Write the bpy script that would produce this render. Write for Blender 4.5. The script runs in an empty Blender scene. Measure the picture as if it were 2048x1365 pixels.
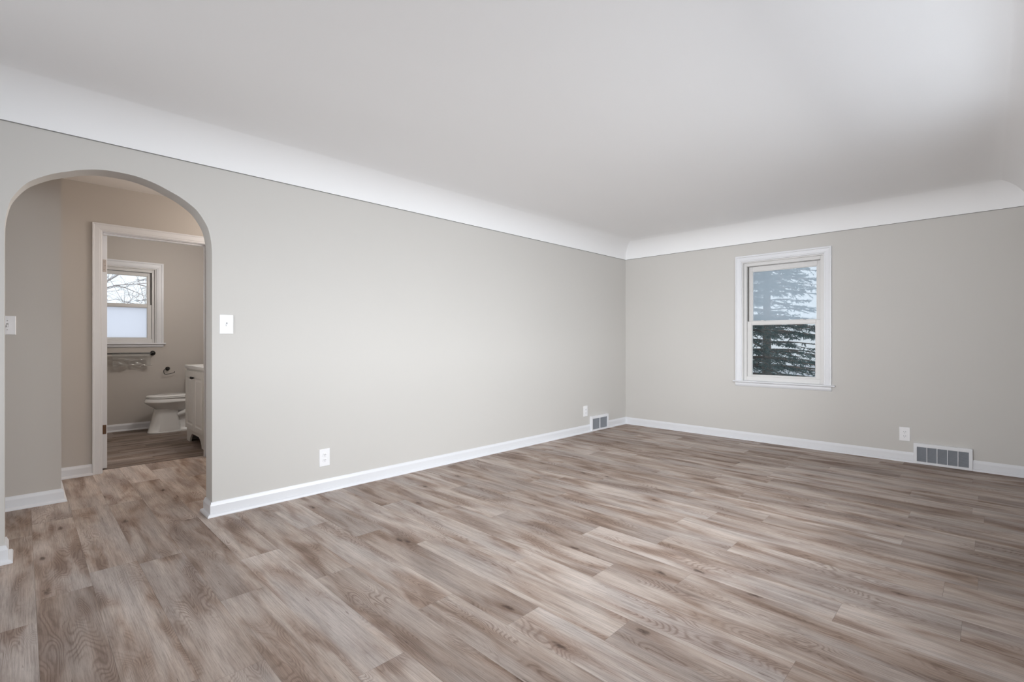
import bpy, bmesh, math, random
from mathutils import Vector, Matrix, noise as mnoise
PI = math.pi
scene = bpy.context.scene
C = scene.collection

# ------------------------------------------------------------------ camera, world, lights, exposure
A_Y = 3.510      # long wall (left in the photo)
B_X = 5.749      # far wall with the window
R_Y = -0.240     # window wall beside the camera
REAR_X = -1.60   # wall behind the camera
COVE_Z = 2.221; CEIL_Z = 2.440; COVE_R = 0.25
cam_d = bpy.data.cameras.new('camera'); cam = bpy.data.objects.new('camera', cam_d); C.objects.link(cam)
cam_d.sensor_width = 36.0; cam_d.lens = 966.26 / 2048 * 36.0
cam_d.shift_y = (683.91 - 682.5) / 2048
cam_d.clip_start = 0.02; cam_d.clip_end = 300
cam.location = (0, 0, 1.11)
cam.rotation_euler = (PI / 2, 0, math.radians(44.613) - PI / 2)
scene.camera = cam

world = bpy.data.worlds.new('world'); scene.world = world; world.use_nodes = True
wn = world.node_tree; bg = wn.nodes['Background']
bg.inputs[0].default_value = (0.86, 0.92, 1.0, 1); bg.inputs[1].default_value = 1.22

def area(name, loc, rot, sx, sy, power, col, spread=PI):
    l = bpy.data.lights.new(name, 'AREA'); l.shape = 'RECTANGLE'; l.size = sx; l.size_y = sy
    l.energy = power; l.color = col; l.spread = spread
    o = bpy.data.objects.new(name, l); C.objects.link(o); o.location = loc; o.rotation_euler = rot
    return o
def point(name, loc, power, col, r=0.05):
    l = bpy.data.lights.new(name, 'POINT'); l.energy = power; l.color = col; l.shadow_soft_size = r
    o = bpy.data.objects.new(name, l); C.objects.link(o); o.location = loc; return o
# daylight through the picture window beside the camera (sky + snow outside it)
area('daylight_picture_window', (2.5, R_Y - 3.2, 2.25), (PI / 2, 0, 0), 8.0, 3.2, 1030, (0.92, 0.965, 1.0))
area('daylight_sky_picture_window', (2.6, R_Y - 3.0, 4.6), (math.radians(48), 0, 0), 6.0, 3.0, 200, (0.95, 0.975, 1.0))
# added fill from behind the camera, through a rear window put in for it
area('rear_fill_light', (REAR_X - 3.0, 1.5, 1.45), (PI / 2, 0, -PI / 2), 3.5, 2.6, 88, (0.96, 0.98, 1.0), math.radians(75))
point('hall_fill_light', (1.80, 4.45, 1.95), 22.0, (1.0, 0.90, 0.81), 0.20)  # added warm fill for the hall, set out of view, no fixture
point('vanity_lamp_light', (1.60, 6.08, 2.0), 21, (1.0, 0.95, 0.90), 0.04)

scene.view_settings.view_transform = 'Standard'; scene.view_settings.look = 'None'
scene.view_settings.gamma = 1.0; scene.view_settings.use_curve_mapping = False
scene.view_settings.exposure = 0.13
scene.cycles.max_bounces = 14; scene.cycles.diffuse_bounces = 8; scene.cycles.transparent_max_bounces = 32
scene.cycles.use_denoising = True
scene.cycles.sample_clamp_indirect = 4

# ------------------------------------------------------------------ materials
def mat(name, col, rough=0.5, metal=0.0, spec=0.5, bump=None, coat=0.0):
    m = bpy.data.materials.new(name); m.use_nodes = True
    nt = m.node_tree; b = nt.nodes['Principled BSDF']
    b.inputs['Base Color'].default_value = (*col, 1); b.inputs['Roughness'].default_value = rough
    b.inputs['Metallic'].default_value = metal; b.inputs['Specular IOR Level'].default_value = spec
    b.inputs['Coat Weight'].default_value = coat
    # subtle procedural tone variation and surface texture
    tc = nt.nodes.new('ShaderNodeTexCoord')
    n = nt.nodes.new('ShaderNodeTexNoise'); n.inputs['Scale'].default_value = (bump[0] if bump else 60); n.inputs['Detail'].default_value = 3
    nt.links.new(tc.outputs['Object'], n.inputs['Vector'])
    n2 = nt.nodes.new('ShaderNodeTexNoise'); n2.inputs['Scale'].default_value = 1.3; n2.inputs['Detail'].default_value = 1
    nt.links.new(tc.outputs['Object'], n2.inputs['Vector'])
    mx = nt.nodes.new('ShaderNodeMix'); mx.data_type = 'RGBA'
    mx.inputs['A'].default_value = (*[c * 0.985 for c in col], 1); mx.inputs['B'].default_value = (*[min(1, c * 1.015) for c in col], 1)
    nt.links.new(n2.outputs['Fac'], mx.inputs['Factor']); nt.links.new(mx.outputs['Result'], b.inputs['Base Color'])
    if bump:
        bp = nt.nodes.new('ShaderNodeBump'); bp.inputs['Strength'].default_value = bump[1]; bp.inputs['Distance'].default_value = bump[2]
        nt.links.new(n.outputs['Fac'], bp.inputs['Height']); nt.links.new(bp.outputs['Normal'], b.inputs['Normal'])
    return m
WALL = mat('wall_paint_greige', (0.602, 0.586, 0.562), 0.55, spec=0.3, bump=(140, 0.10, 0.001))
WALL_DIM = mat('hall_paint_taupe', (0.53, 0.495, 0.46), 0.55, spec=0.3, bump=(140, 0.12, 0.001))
CEIL = mat('ceiling_paint_white', (0.915, 0.92, 0.93), 0.7, spec=0.2, bump=(120, 0.08, 0.001))
TRIM = mat('trim_semigloss_white', (0.76, 0.77, 0.80), 0.32, bump=(30, 0.03, 0.001))
VINYL = mat('window_vinyl_white', (0.70, 0.692, 0.685), 0.35)
DARKGAP = mat('dark_recess', (0.10, 0.095, 0.09), 0.8)
LINER = mat('jamb_liner_grey', (0.25, 0.24, 0.23), 0.6)
PLATE = mat('plastic_plate_white', (0.88, 0.88, 0.90), 0.22)
SLOT = mat('slot_dark', (0.03, 0.03, 0.03), 0.6)
VENTM = mat('register_enamel_white', (0.80, 0.81, 0.84), 0.35)
VBACK = mat('duct_dark', (0.06, 0.06, 0.065), 0.6)
LOUV = mat('register_louver_grey', (0.40, 0.42, 0.46), 0.4)
PORC = mat('porcelain_white', (0.80, 0.80, 0.79), 0.07, coat=0.4)
CAB = mat('vanity_paint_white', (0.78, 0.77, 0.74), 0.3)
STONE = mat('cultured_marble_white', (0.85, 0.86, 0.85), 0.12)
BLACK = mat('black_metal', (0.015, 0.013, 0.012), 0.35, metal=0.4)
BRONZE = mat('bronze_hinge', (0.16, 0.09, 0.055), 0.45, metal=0.6)
PHINGE = mat('painted_hinge', (0.50, 0.45, 0.42), 0.4)
CHROME = mat('chrome', (0.8, 0.8, 0.8), 0.12, metal=1.0)
BARK = mat('bark', (0.13, 0.10, 0.085), 0.9)
TWIG = mat('twig_bark_grey', (0.34, 0.30, 0.29), 0.9)
NEEDLE = mat('spruce_needles', (0.035, 0.080, 0.082), 0.8)
NEEDLE_PALE = mat('spruce_needles_pale', (0.22, 0.27, 0.30), 0.8)  # paler, greyer needle tone for the far tree
SNOW = mat('snow', (0.62, 0.64, 0.67), 0.8, bump=(2, 0.3, 0.05))
SIDING = mat('siding', (0.62, 0.62, 0.63), 0.7)

def glass(name, veil=0.0, veil_col=(0.8, 0.87, 0.93), tint=(0.97, 0.99, 0.99)):
    m = bpy.data.materials.new(name); m.use_nodes = True; nt = m.node_tree; nt.nodes.clear()
    out = nt.nodes.new('ShaderNodeOutputMaterial'); tr = nt.nodes.new('ShaderNodeBsdfTransparent'); tr.inputs[0].default_value = (*tint, 1)
    gl = nt.nodes.new('ShaderNodeBsdfGlossy'); gl.inputs['Roughness'].default_value = 0.02
    fr = nt.nodes.new('ShaderNodeFresnel'); fr.inputs[0].default_value = 1.45
    mx = nt.nodes.new('ShaderNodeMixShader')
    nt.links.new(fr.outputs[0], mx.inputs[0]); nt.links.new(tr.outputs[0], mx.inputs[1]); nt.links.new(gl.outputs[0], mx.inputs[2])
    last = mx
    if veil:
        tl = nt.nodes.new('ShaderNodeBsdfTranslucent'); tl.inputs[0].default_value = (*veil_col, 1)
        m2 = nt.nodes.new('ShaderNodeMixShader'); m2.inputs[0].default_value = veil
        nt.links.new(mx.outputs[0], m2.inputs[1]); nt.links.new(tl.outputs[0], m2.inputs[2]); last = m2
    nt.links.new(last.outputs[0], out.inputs[0]); return m
GLASS = glass('clear_glass')
GLASS_HAZY = glass('hazy_glass', 0.36)
FROST = glass('frosted_glass', 0.93, (0.92, 0.93, 0.96))
FILM = glass('plastic_film', 0.20, (0.9, 0.9, 0.9))
nt = FILM.node_tree
for nd in nt.nodes:
    if nd.type == 'BSDF_GLOSSY': nd.inputs['Roughness'].default_value = 0.15
    if nd.type == 'FRESNEL': nd.inputs[0].default_value = 1.7
def screen_mat():
    m = bpy.data.materials.new('insect_screen'); m.use_nodes = True; nt = m.node_tree; nt.nodes.clear()
    out = nt.nodes.new('ShaderNodeOutputMaterial'); tr = nt.nodes.new('ShaderNodeBsdfTransparent')
    df = nt.nodes.new('ShaderNodeBsdfDiffuse'); df.inputs[0].default_value = (0.06, 0.07, 0.08, 1)
    mx = nt.nodes.new('ShaderNodeMixShader'); mx.inputs[0].default_value = 0.22
    nt.links.new(tr.outputs[0], mx.inputs[1]); nt.links.new(df.outputs[0], mx.inputs[2]); nt.links.new(mx.outputs[0], out.inputs[0]); return m
SCREEN = screen_mat()

def wood_mat(name, gain=1.0, warm=0.0):
    """weathered-oak vinyl plank. UV 'grain' = metres along / across the plank plus a random offset; 'edge' = 0..1 over the plank; 'rnd' per-plank value"""
    m = bpy.data.materials.new(name); m.use_nodes = True; nt = m.node_tree; N = nt.nodes; L = nt.links
    b = N['Principled BSDF']
    def new(t, **kw):
        n = N.new(t)
        for k, v in kw.items():
            setattr(n, k, v)
        return n
    def mth(op, a, b_=None, c=None, clamp=False):
        n = N.new('ShaderNodeMath'); n.operation = op; n.use_clamp = clamp
        for i, v in enumerate((a, b_, c)):
            if v is None: continue
            if isinstance(v, (int, float)): n.inputs[i].default_value = v
            else: L.new(v, n.inputs[i])
        return n.outputs[0]
    def mixc(f, a, b_, mode='MIX'):
        n = N.new('ShaderNodeMix'); n.data_type = 'RGBA'; n.blend_type = mode
        for key, v in (('Factor', f), ('A', a), ('B', b_)):
            if isinstance(v, (int, float)): n.inputs[key].default_value = v
            elif isinstance(v, tuple): n.inputs[key].default_value = (*v, 1)
            else: L.new(v, n.inputs[key])
        return n.outputs['Result']
    uv = new('ShaderNodeUVMap', uv_map='grain'); ed = new('ShaderNodeUVMap', uv_map='edge')
    rn = new('ShaderNodeAttribute', attribute_name='rnd')
    def sc(x, y, off=0.0):
        n = N.new('ShaderNodeMapping'); n.inputs['Scale'].default_value = (x, y, 1); n.inputs['Location'].default_value = (off, off * 1.7, off)
        L.new(uv.outputs[0], n.inputs[0]); return n.outputs[0]
    def nz(vec, detail=2, rough=0.5, dist=0.0, scale=1.0):
        n = N.new('ShaderNodeTexNoise'); n.inputs['Scale'].default_value = scale; n.inputs['Detail'].default_value = detail
        n.inputs['Roughness'].default_value = rough; n.inputs['Distortion'].default_value = dist; L.new(vec, n.inputs['Vector']); return n.outputs['Fac']
    def ramp(v, stops):
        n = N.new('ShaderNodeValToRGB'); L.new(v, n.inputs[0]); e = n.color_ramp.elements
        while len(e) < len(stops): e.new(0.5)
        for el, (p, c) in zip(e, stops): el.position = p; el.color = (*c, 1) if isinstance(c, tuple) else (c, c, c, 1)
        return n.outputs[0]
    big = nz(sc(2.0, 9.0), 2.5, 0.5, 0.5)                # long soft patches
    streak = nz(sc(1.6, 38, 3), 3, 0.6)               # streaks along the plank
    fine = nz(sc(7, 230, 5), 3, 0.65)                   # fine grain lines
    pore = nz(sc(24, 620, 7), 2, 0.6)
    # cathedral rings: contour lines of a stretched height field
    wob = nz(sc(30, 70, 2), 2, 0.5)
    fld = nz(sc(2.3, 10.5, 9), 1.0, 0.4, 0.35)
    ang = mth('MULTIPLY', mth('ADD', fld, mth('MULTIPLY', wob, 0.016)), 190.0)
    rings = mth('MULTIPLY_ADD', mth('SINE', ang), 0.5, 0.5)
    rings = mth('POWER', rings, 2.2)
    rmask = mth('MAXIMUM', ramp(nz(sc(1.7, 6.0, 11), 2, 0.5, 0.5), [(0.54, 0.0), (0.66, 0.8)]), ramp(big, [(0.36, 1.0), (0.47, 0.0)]))
    # knots
    vo = N.new('ShaderNodeTexVoronoi'); vo.feature = 'F1'; vo.voronoi_dimensions = '2D'; vo.inputs['Scale'].default_value = 1.0; vo.inputs['Randomness'].default_value = 1.0
    L.new(sc(2.2, 5.2, 13), vo.inputs['Vector'])
    kd = mth('ADD', vo.outputs['Distance'], mth('MULTIPLY', mth('SUBTRACT', wob, 0.5), 0.16))
    knot = ramp(kd, [(0.015, 1.0), (0.085, 0.0)])
    halo = ramp(kd, [(0.03, 1.0), (0.34, 0.0)])
    kc = N.new('ShaderNodeSeparateColor'); L.new(vo.outputs['Color'], kc.inputs[0])
    kon = mth('GREATER_THAN', kc.outputs[0], 0.78)
    knot = mth('MULTIPLY', knot, kon); halo = mth('MULTIPLY', halo, kon)
    # dark checks (short cracks)
    crack = ramp(nz(sc(9, 70, 17), 2, 0.5), [(0.71, 0.0), (0.75, 1.0)])
    # colour
    pale = (0.485, 0.415, 0.372); tan = (0.350, 0.272, 0.228); brown = (0.200, 0.142, 0.112); grey = (0.37, 0.335, 0.322)
    base = ramp(big, [(0.27, brown), (0.41, tan), (0.57, pale), (0.74, (0.555, 0.488, 0.448))])
    base = mixc(mth('MULTIPLY', ramp(nz(sc(1.2, 5, 21), 2), [(0.45, 0.0), (0.62, 1.0)]), 0.55), base, grey)
    sg = ramp(streak, [(0.30, 0.80), (0.50, 1.0), (0.70, 1.10)])
    base = mixc(1.0, base, sg, 'MULTIPLY')
    fg = ramp(fine, [(0.30, 0.74), (0.52, 1.0), (0.72, 1.14)])
    base = mixc(1.0, base, fg, 'MULTIPLY')
    pg = ramp(pore, [(0.32, 0.82), (0.46, 1.0)])
    base = mixc(1.0, base, pg, 'MULTIPLY')
    rr = mth('MULTIPLY', mth('MULTIPLY', rings, rmask), 0.62)
    base = mixc(rr, base, (0.130, 0.090, 0.075))
    base = mixc(mth('MULTIPLY', rmask, 0.16), base, (0.30, 0.21, 0.165))
    base = mixc(mth('MULTIPLY', halo, 0.55), base, (0.20, 0.130, 0.10))
    base = mixc(mth('MULTIPLY', knot, 0.75), base, (0.06, 0.042, 0.035))
    base = mixc(mth('MULTIPLY', crack, 0.5), base, (0.09, 0.065, 0.055))
    # per-plank tone
    pt = ramp(rn.outputs['Fac'], [(0.0, (0.80, 0.76, 0.73)), (0.5, (1.0, 0.985, 0.97)), (1.0, (1.10, 1.10, 1.10))])
    base = mixc(1.0, base, pt, 'MULTIPLY')
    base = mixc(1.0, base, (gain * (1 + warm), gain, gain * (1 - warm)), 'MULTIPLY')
    # seams
    sx = N.new('ShaderNodeSeparateXYZ'); L.new(ed.outputs[0], sx.inputs[0])
    ex = mth('MULTIPLY', mth('MINIMUM', sx.outputs[0], mth('SUBTRACT', 1.0, sx.outputs[0])), 1.22)
    ey = mth('MULTIPLY', mth('MINIMUM', sx.outputs[1], mth('SUBTRACT', 1.0, sx.outputs[1])), 0.1846)
    em = mth('MINIMUM', ex, ey)
    seam = mth('SUBTRACT', 1.0, mth('DIVIDE', em, 0.0012, clamp=True), clamp=True)
    base = mixc(mth('MULTIPLY', seam, 0.45), base, (0.12, 0.095, 0.08))
    L.new(base, b.inputs['Base Color'])
    rg = mth('MULTIPLY_ADD', fine, 0.12, 0.44); L.new(rg, b.inputs['Roughness']); b.inputs['Specular IOR Level'].default_value = 0.08
    hgt = mth('SUBTRACT', mth('MULTIPLY', fine, 0.35), mth('ADD', mth('MULTIPLY', rr, 0.6), mth('MULTIPLY', seam, 1.5)))
    bp = N.new('ShaderNodeBump'); bp.inputs['Strength'].default_value = 0.35; bp.inputs['Distance'].default_value = 0.0012
    L.new(hgt, bp.inputs['Height']); L.new(bp.outputs['Normal'], b.inputs['Normal'])
    return m
WOOD = wood_mat('weathered_oak_plank')
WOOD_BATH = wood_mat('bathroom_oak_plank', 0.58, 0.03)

# ------------------------------------------------------------------ mesh helpers
def link(name, bm, m, parent=None, smooth=False, angle=None):
    bmesh.ops.recalc_face_normals(bm, faces=bm.faces)
    me = bpy.data.meshes.new(name); bm.to_mesh(me); bm.free()
    if m: me.materials.append(m)
    if smooth:
        for p in me.polygons: p.use_smooth = True
    if angle is not None:
        me.set_sharp_from_angle(angle=angle)
    o = bpy.data.objects.new(name, me); C.objects.link(o)
    if parent: o.parent = parent; o.matrix_parent_inverse = Matrix.Identity(4)
    return o
def rel(o, parent):
    """keep world-space mesh coordinates while parenting to a moved empty"""
    o.parent = parent; o.matrix_parent_inverse = Matrix.Translation(parent.location).inverted() if parent.type == 'EMPTY' else Matrix.Identity(4)
    return o
def part(name, bm, m, parent, **k):
    o = link(name, bm, m, None, **k); return rel(o, parent)
def empty(name, loc, label, cat, group=None, kind=None):
    o = bpy.data.objects.new(name, None); C.objects.link(o); o.location = loc; o.empty_display_size = 0.05
    if kind: o['kind'] = kind
    if label: o['label'] = label
    if cat: o['category'] = cat
    if group: o['group'] = group
    return o
def tag(o, label, cat, group=None, kind=None):
    if label: o['label'] = label
    if cat: o['category'] = cat
    if group: o['group'] = group
    if kind: o['kind'] = kind
    return o
def struct(name, bm, m, label=None, **k):
    o = link(name, bm, m, None, **k); o['kind'] = 'structure'
    if label: o['label'] = label
    return o
def box(bm, x0, x1, y0, y1, z0, z1, bev=0.0, seg=2):
    vs = [bm.verts.new((x, y, z)) for x in (x0, x1) for y in (y0, y1) for z in (z0, z1)]
    fs = [bm.faces.new([vs[i] for i in q]) for q in ((0, 1, 3, 2), (4, 6, 7, 5), (0, 4, 5, 1), (2, 3, 7, 6), (0, 2, 6, 4), (1, 5, 7, 3))]
    if bev:
        es = list({e for f in fs for e in f.edges})
        bmesh.ops.bevel(bm, geom=es, offset=bev, segments=seg, affect='EDGES', profile=0.5)
    return bm
def nb(): return bmesh.new()
def onebox(*a, **k): return box(nb(), *a, **k)
def tube(bm, pts, r, n=12, caps=True):
    pts = [Vector(p) for p in pts]; rs = r if isinstance(r, (list, tuple)) else [r] * len(pts)
    rings = []; up = None
    for i, p in enumerate(pts):
        d = (pts[min(i + 1, len(pts) - 1)] - pts[max(i - 1, 0)]).normalized()
        if up is None: up = Vector((0, 0, 1)) if abs(d.z) < 0.9 else Vector((1, 0, 0))
        s = d.cross(up).normalized(); up = s.cross(d).normalized()
        rings.append([bm.verts.new(p + (s * math.cos(2 * PI * k / n) + up * math.sin(2 * PI * k / n)) * rs[i]) for k in range(n)])
    for a, b_ in zip(rings, rings[1:]):
        for k in range(n): bm.faces.new((a[k], a[(k + 1) % n], b_[(k + 1) % n], b_[k]))
    if caps: bm.faces.new(rings[0]); bm.faces.new(rings[-1])
    return bm
def arc_pts(c, r, a0, a1, n, f):
    return [f(c[0] + r * math.cos(a0 + (a1 - a0) * i / n), c[1] + r * math.sin(a0 + (a1 - a0) * i / n)) for i in range(n + 1)]
def lathe(bm, prof, c, axis='Y', n=28):
    """prof: (r, t) along axis"""
    rings = []
    for r, t in prof:
        ring = []
        for k in range(n):
            a = 2 * PI * k / n; u, v = r * math.cos(a), r * math.sin(a)
            p = {'Y': (c[0] + u, c[1] + t, c[2] + v), 'X': (c[0] + t, c[1] + u, c[2] + v), 'Z': (c[0] + u, c[1] + v, c[2] + t)}[axis]
            ring.append(bm.verts.new(p))
        rings.append(ring)
    for a, b_ in zip(rings, rings[1:]):
        for k in range(n): bm.faces.new((a[k], a[(k + 1) % n], b_[(k + 1) % n], b_[k]))
    bm.faces.new(rings[0]); bm.faces.new(rings[-1]); return bm
def sweep(bm, path, prof, right=True):
    """prof (out, z) swept along an XY path with mitred corners, 'out' to the right of travel"""
    n = len(path); rings = []
    for i in range(n):
        p = Vector(path[i]).to_2d()
        ds = []
        if i > 0: ds.append((p - Vector(path[i - 1]).to_2d()).normalized())
        if i < n - 1: ds.append((Vector(path[i + 1]).to_2d() - p).normalized())
        ns = [Vector((d.y, -d.x)) for d in ds]
        if len(ns) == 2: mn = (ns[0] + ns[1]); mn = mn / mn.dot(ns[0])
        else: mn = ns[0]
        rings.append([bm.verts.new((p.x + mn.x * o, p.y + mn.y * o, z)) for o, z in prof])
    m = len(prof)
    for a, b_ in zip(rings, rings[1:]):
        for k in range(m): bm.faces.new((a[k], b_[k], b_[(k + 1) % m], a[(k + 1) % m]))
    bm.faces.new(rings[0]); bm.faces.new(rings[-1]); return bm
def frame_sweep(bm, P, rect, prof):
    """picture-frame moulding: rect (u0,u1,v0,v1) is the INNER edge; prof (w outward from inner edge, d depth toward room); P(u,v,d)->xyz"""
    u0, u1, v0, v1 = rect; rings = []
    for (cu, cv, su, sv) in ((u0, v0, -1, -1), (u1, v0, 1, -1), (u1, v1, 1, 1), (u0, v1, -1, 1)):
        rings.append([bm.verts.new(P(cu + su * w, cv + sv * w, d)) for w, d in prof])
    m = len(prof)
    for i in range(4):
        a, b_ = rings[i], rings[(i + 1) % 4]
        for k in range(m): bm.faces.new((a[k], b_[k], b_[(k + 1) % m], a[(k + 1) % m]))
    return bm
def casing3(bm, P, u0, u1, v0, v1, prof):
    """casing on left, top, right only (inner edge u0..u1, v0..v1 top)"""
    rings = []
    for (cu, cv, su, sv) in ((u0, v0, -1, 0), (u0, v1, -1, 1), (u1, v1, 1, 1), (u1, v0, 1, 0)):
        rings.append([bm.verts.new(P(cu + su * w, cv + sv * w, d)) for w, d in prof])
    m = len(prof)
    for a, b_ in zip(rings, rings[1:]):
        for k in range(m): bm.faces.new((a[k], b_[k], b_[(k + 1) % m], a[(k + 1) % m]))
    bm.faces.new(rings[0]); bm.faces.new(rings[-1]); return bm

# ------------------------------------------------------------------ floor (planks with staggered joints)
PW, PL = 0.1846, 1.22
JOINTS = {-3: 2.68, -2: 2.90, -1: 3.07, 0: 3.02, 1: 2.335, 2: 1.486, 3: 2.237, 4: 1.68, 5: 1.34, 6: 2.235, 7: 1.697, 8: 1.33, 9: 2.234,
          10: 1.663, 11: 0.075, 12: 0.99, 14: 1.255, 16: 0.341, 17: 1.273, 19: 0.362, 20: 0.02, 22: 0.406, 23: 0.053, 24: 0.995, 26: 0.09}
TONE = {(-2, 0): 0.2, (-1, 0): 0.15}
def planks(bm, rows, alo, ahi, along_x, rng, clo, chi, c0):
    """rows -> quads; rows run along the 'a' axis, stacked over the 'c' axis"""
    uvg = bm.loops.layers.uv.new('grain'); uve = bm.loops.layers.uv.new('edge'); rl = bm.loops.layers.float_color.new('rnd')
    for k in rows:
        c_a = c0 + k * PW; c_b = c_a + PW
        ca, cb = max(c_a, clo), min(c_b, chi)
        if cb - ca < 1e-4: continue
        j = rows[k]; st = j - math.ceil((j - alo) / PL) * PL
        a = st
        while a < ahi:
            a0, a1 = max(a, alo), min(a + PL, ahi)
            if a1 - a0 > 1e-4:
                ou, ov = rng.uniform(0, 60), rng.uniform(0, 60); r = rng.random(); fl = rng.choice((-1, 1))
                co = [(a0, ca), (a1, ca), (a1, cb), (a0, cb)]
                vs = [bm.verts.new((p, q, 0) if along_x else (q, p, 0)) for p, q in co]
                f = bm.faces.new(vs)
                for lp, (p, q) in zip(f.loops, co):
                    lp[uvg].uv = (fl * p + ou, q + ov); lp[uve].uv = ((p - a) / PL, (q - c_a) / PW); lp[rl] = (r, r, r, 1)
            a += PL
    return bm
rng = random.Random(7)
rows = {}
for k in range(-12, 32):
    rows[k] = JOINTS.get(k, rng.uniform(0, PL))
bm = planks(nb(), rows, R_Y, 5.455, False, rng, REAR_X, B_X, 0.41)
floor = struct('floor', bm, WOOD)
rows = {k: rng.uniform(0, PL) for k in range(0, 14)}
bm = planks(nb(), rows, -0.30, 1.77, True, rng, 5.455, 7.66, 5.40)
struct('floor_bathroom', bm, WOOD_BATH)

# ------------------------------------------------------------------ walls
ARCH_L, ARCH_R, WT = -0.063, 0.846, 0.140
ctrl = [(0.0, 2.071), (0.18, 2.066), (0.355, 2.046), (0.49, 2.021), (0.637, 1.989), (0.784, 1.942), (0.861, 1.902), (0.93, 1.848), (0.9626, 1.808), (0.988, 1.745), (0.998, 1.69), (1.0, 1.62)]
def catmull(P, n):
    out = []
    Q = [P[0]] + P + [P[-1]]
    for i in range(1, len(Q) - 2):
        for s in range(n):
            t = s / n; p0, p1, p2, p3 = Q[i - 1], Q[i], Q[i + 1], Q[i + 2]
            out.append(tuple(0.5 * ((2 * p1[c]) + (-p0[c] + p2[c]) * t + (2 * p0[c] - 5 * p1[c] + 4 * p2[c] - p3[c]) * t * t + (-p0[c] + 3 * p1[c] - 3 * p2[c] + p3[c]) * t ** 3) for c in (0, 1)))
    out.append(P[-1]); return out
full = [(-x, z) for x, z in ctrl[::-1]][:-1] + ctrl
cv = catmull(full, 6)
ac, ah = (ARCH_L + ARCH_R) / 2, (ARCH_R - ARCH_L) / 2
arch = [(ac + x * ah, z) for x, z in cv]
def arch_wall():
    bm = nb(); y0, y1, zt = A_Y, A_Y + WT, 2.60
    x0, x1 = REAR_X - 0.15, B_X + 0.20
    outline = [(x0, 0), (ARCH_L, 0)] + arch + [(ARCH_R, 0), (x1, 0)]
    lo = outline
    # vertical strips between the lower outline and the top
    def q(y):
        cols = []
        for (x, z) in outline: cols.append((bm.verts.new((x, y, z)), bm.verts.new((x, y, zt))))
        return cols
    F, K = q(y0), q(y1)
    for cols in (F, K):
        for i in range(len(outline) - 1):
            a, b_ = cols[i], cols[i + 1]
            if abs(outline[i][0] - outline[i + 1][0]) < 1e-6: continue
            bm.faces.new((a[0], b_[0], b_[1], a[1]))
    for i in range(len(outline) - 1): bm.faces.new((F[i][0], F[i + 1][0], K[i + 1][0], K[i][0]))
    bmesh.ops.remove_doubles(bm, verts=bm.verts, dist=1e-6)
    return bm
struct('wall_left', arch_wall(), WALL)

def wall_with_hole(axis, c0, c1, u0, u1, z0, z1, holes):
    """axis 'X': wall in plane x=c0..c1 running over y=u; axis 'Y': plane y, running over x"""
    bm = nb()
    us = sorted({u0, u1} | {h[0] for h in holes} | {h[1] for h in holes}); zs = sorted({z0, z1} | {h[2] for h in holes} | {h[3] for h in holes})
    def inside(u, z): return any(h[0] < u < h[1] and h[2] < z < h[3] for h in holes)
    cells = {(i, j) for i in range(len(us) - 1) for j in range(len(zs) - 1) if not inside((us[i] + us[i + 1]) / 2, (zs[j] + zs[j + 1]) / 2)}
    V = {}
    def v(i, j, c):
        if (i, j, c) not in V:
            cc = (c0, c1)[c]; V[(i, j, c)] = bm.verts.new((cc, us[i], zs[j]) if axis == 'X' else (us[i], cc, zs[j]))
        return V[(i, j, c)]
    for (i, j) in cells:
        for c in (0, 1): bm.faces.new((v(i, j, c), v(i + 1, j, c), v(i + 1, j + 1, c), v(i, j + 1, c)))
        for (di, dj, a, b_) in ((-1, 0, (i, j), (i, j + 1)), (1, 0, (i + 1, j), (i + 1, j + 1)), (0, -1, (i, j), (i + 1, j)), (0, 1, (i, j + 1), (i + 1, j + 1))):
            if (i + di, j + dj) not in cells: bm.faces.new((v(*a, 0), v(*b_, 0), v(*b_, 1), v(*a, 1)))
    return bm
W1 = (1.197, 1.997, 0.660, 2.011)      # far window opening (y0,y1,z0,z1)
struct('wall_back', wall_with_hole('X', B_X, B_X + 0.20, R_Y - 0.2, A_Y, 0, 2.60, [W1]), WALL)
W3 = (1.25, 3.75, 0.75, 2.08)
struct('wall_right', wall_with_hole('Y', R_Y - 0.20, R_Y, REAR_X - 0.15, B_X, 0, 2.60, [W3]), WALL)
W4 = (0.40, 2.90, 0.60, 2.12)  # rear opening put in to let the fill light through
struct('wall_rear', wall_with_hole('X', REAR_X - 0.15, REAR_X, R_Y, A_Y, 0, 2.60, [W4]), WALL)
# hallway
HA, HB, HBT = 4.585, 5.325, 0.130
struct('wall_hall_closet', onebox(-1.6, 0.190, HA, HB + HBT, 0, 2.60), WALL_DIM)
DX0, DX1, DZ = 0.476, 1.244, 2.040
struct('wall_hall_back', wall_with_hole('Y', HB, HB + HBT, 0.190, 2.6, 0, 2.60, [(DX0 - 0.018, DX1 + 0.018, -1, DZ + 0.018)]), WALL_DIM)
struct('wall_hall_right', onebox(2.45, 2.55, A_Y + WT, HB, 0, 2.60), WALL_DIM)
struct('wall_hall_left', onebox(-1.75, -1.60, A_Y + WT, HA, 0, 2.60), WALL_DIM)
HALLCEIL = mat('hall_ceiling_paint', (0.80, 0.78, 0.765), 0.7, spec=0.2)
struct('ceiling_hall', onebox(-1.6, 2.45, A_Y + WT, HB, 2.430, 2.50), HALLCEIL)
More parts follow.
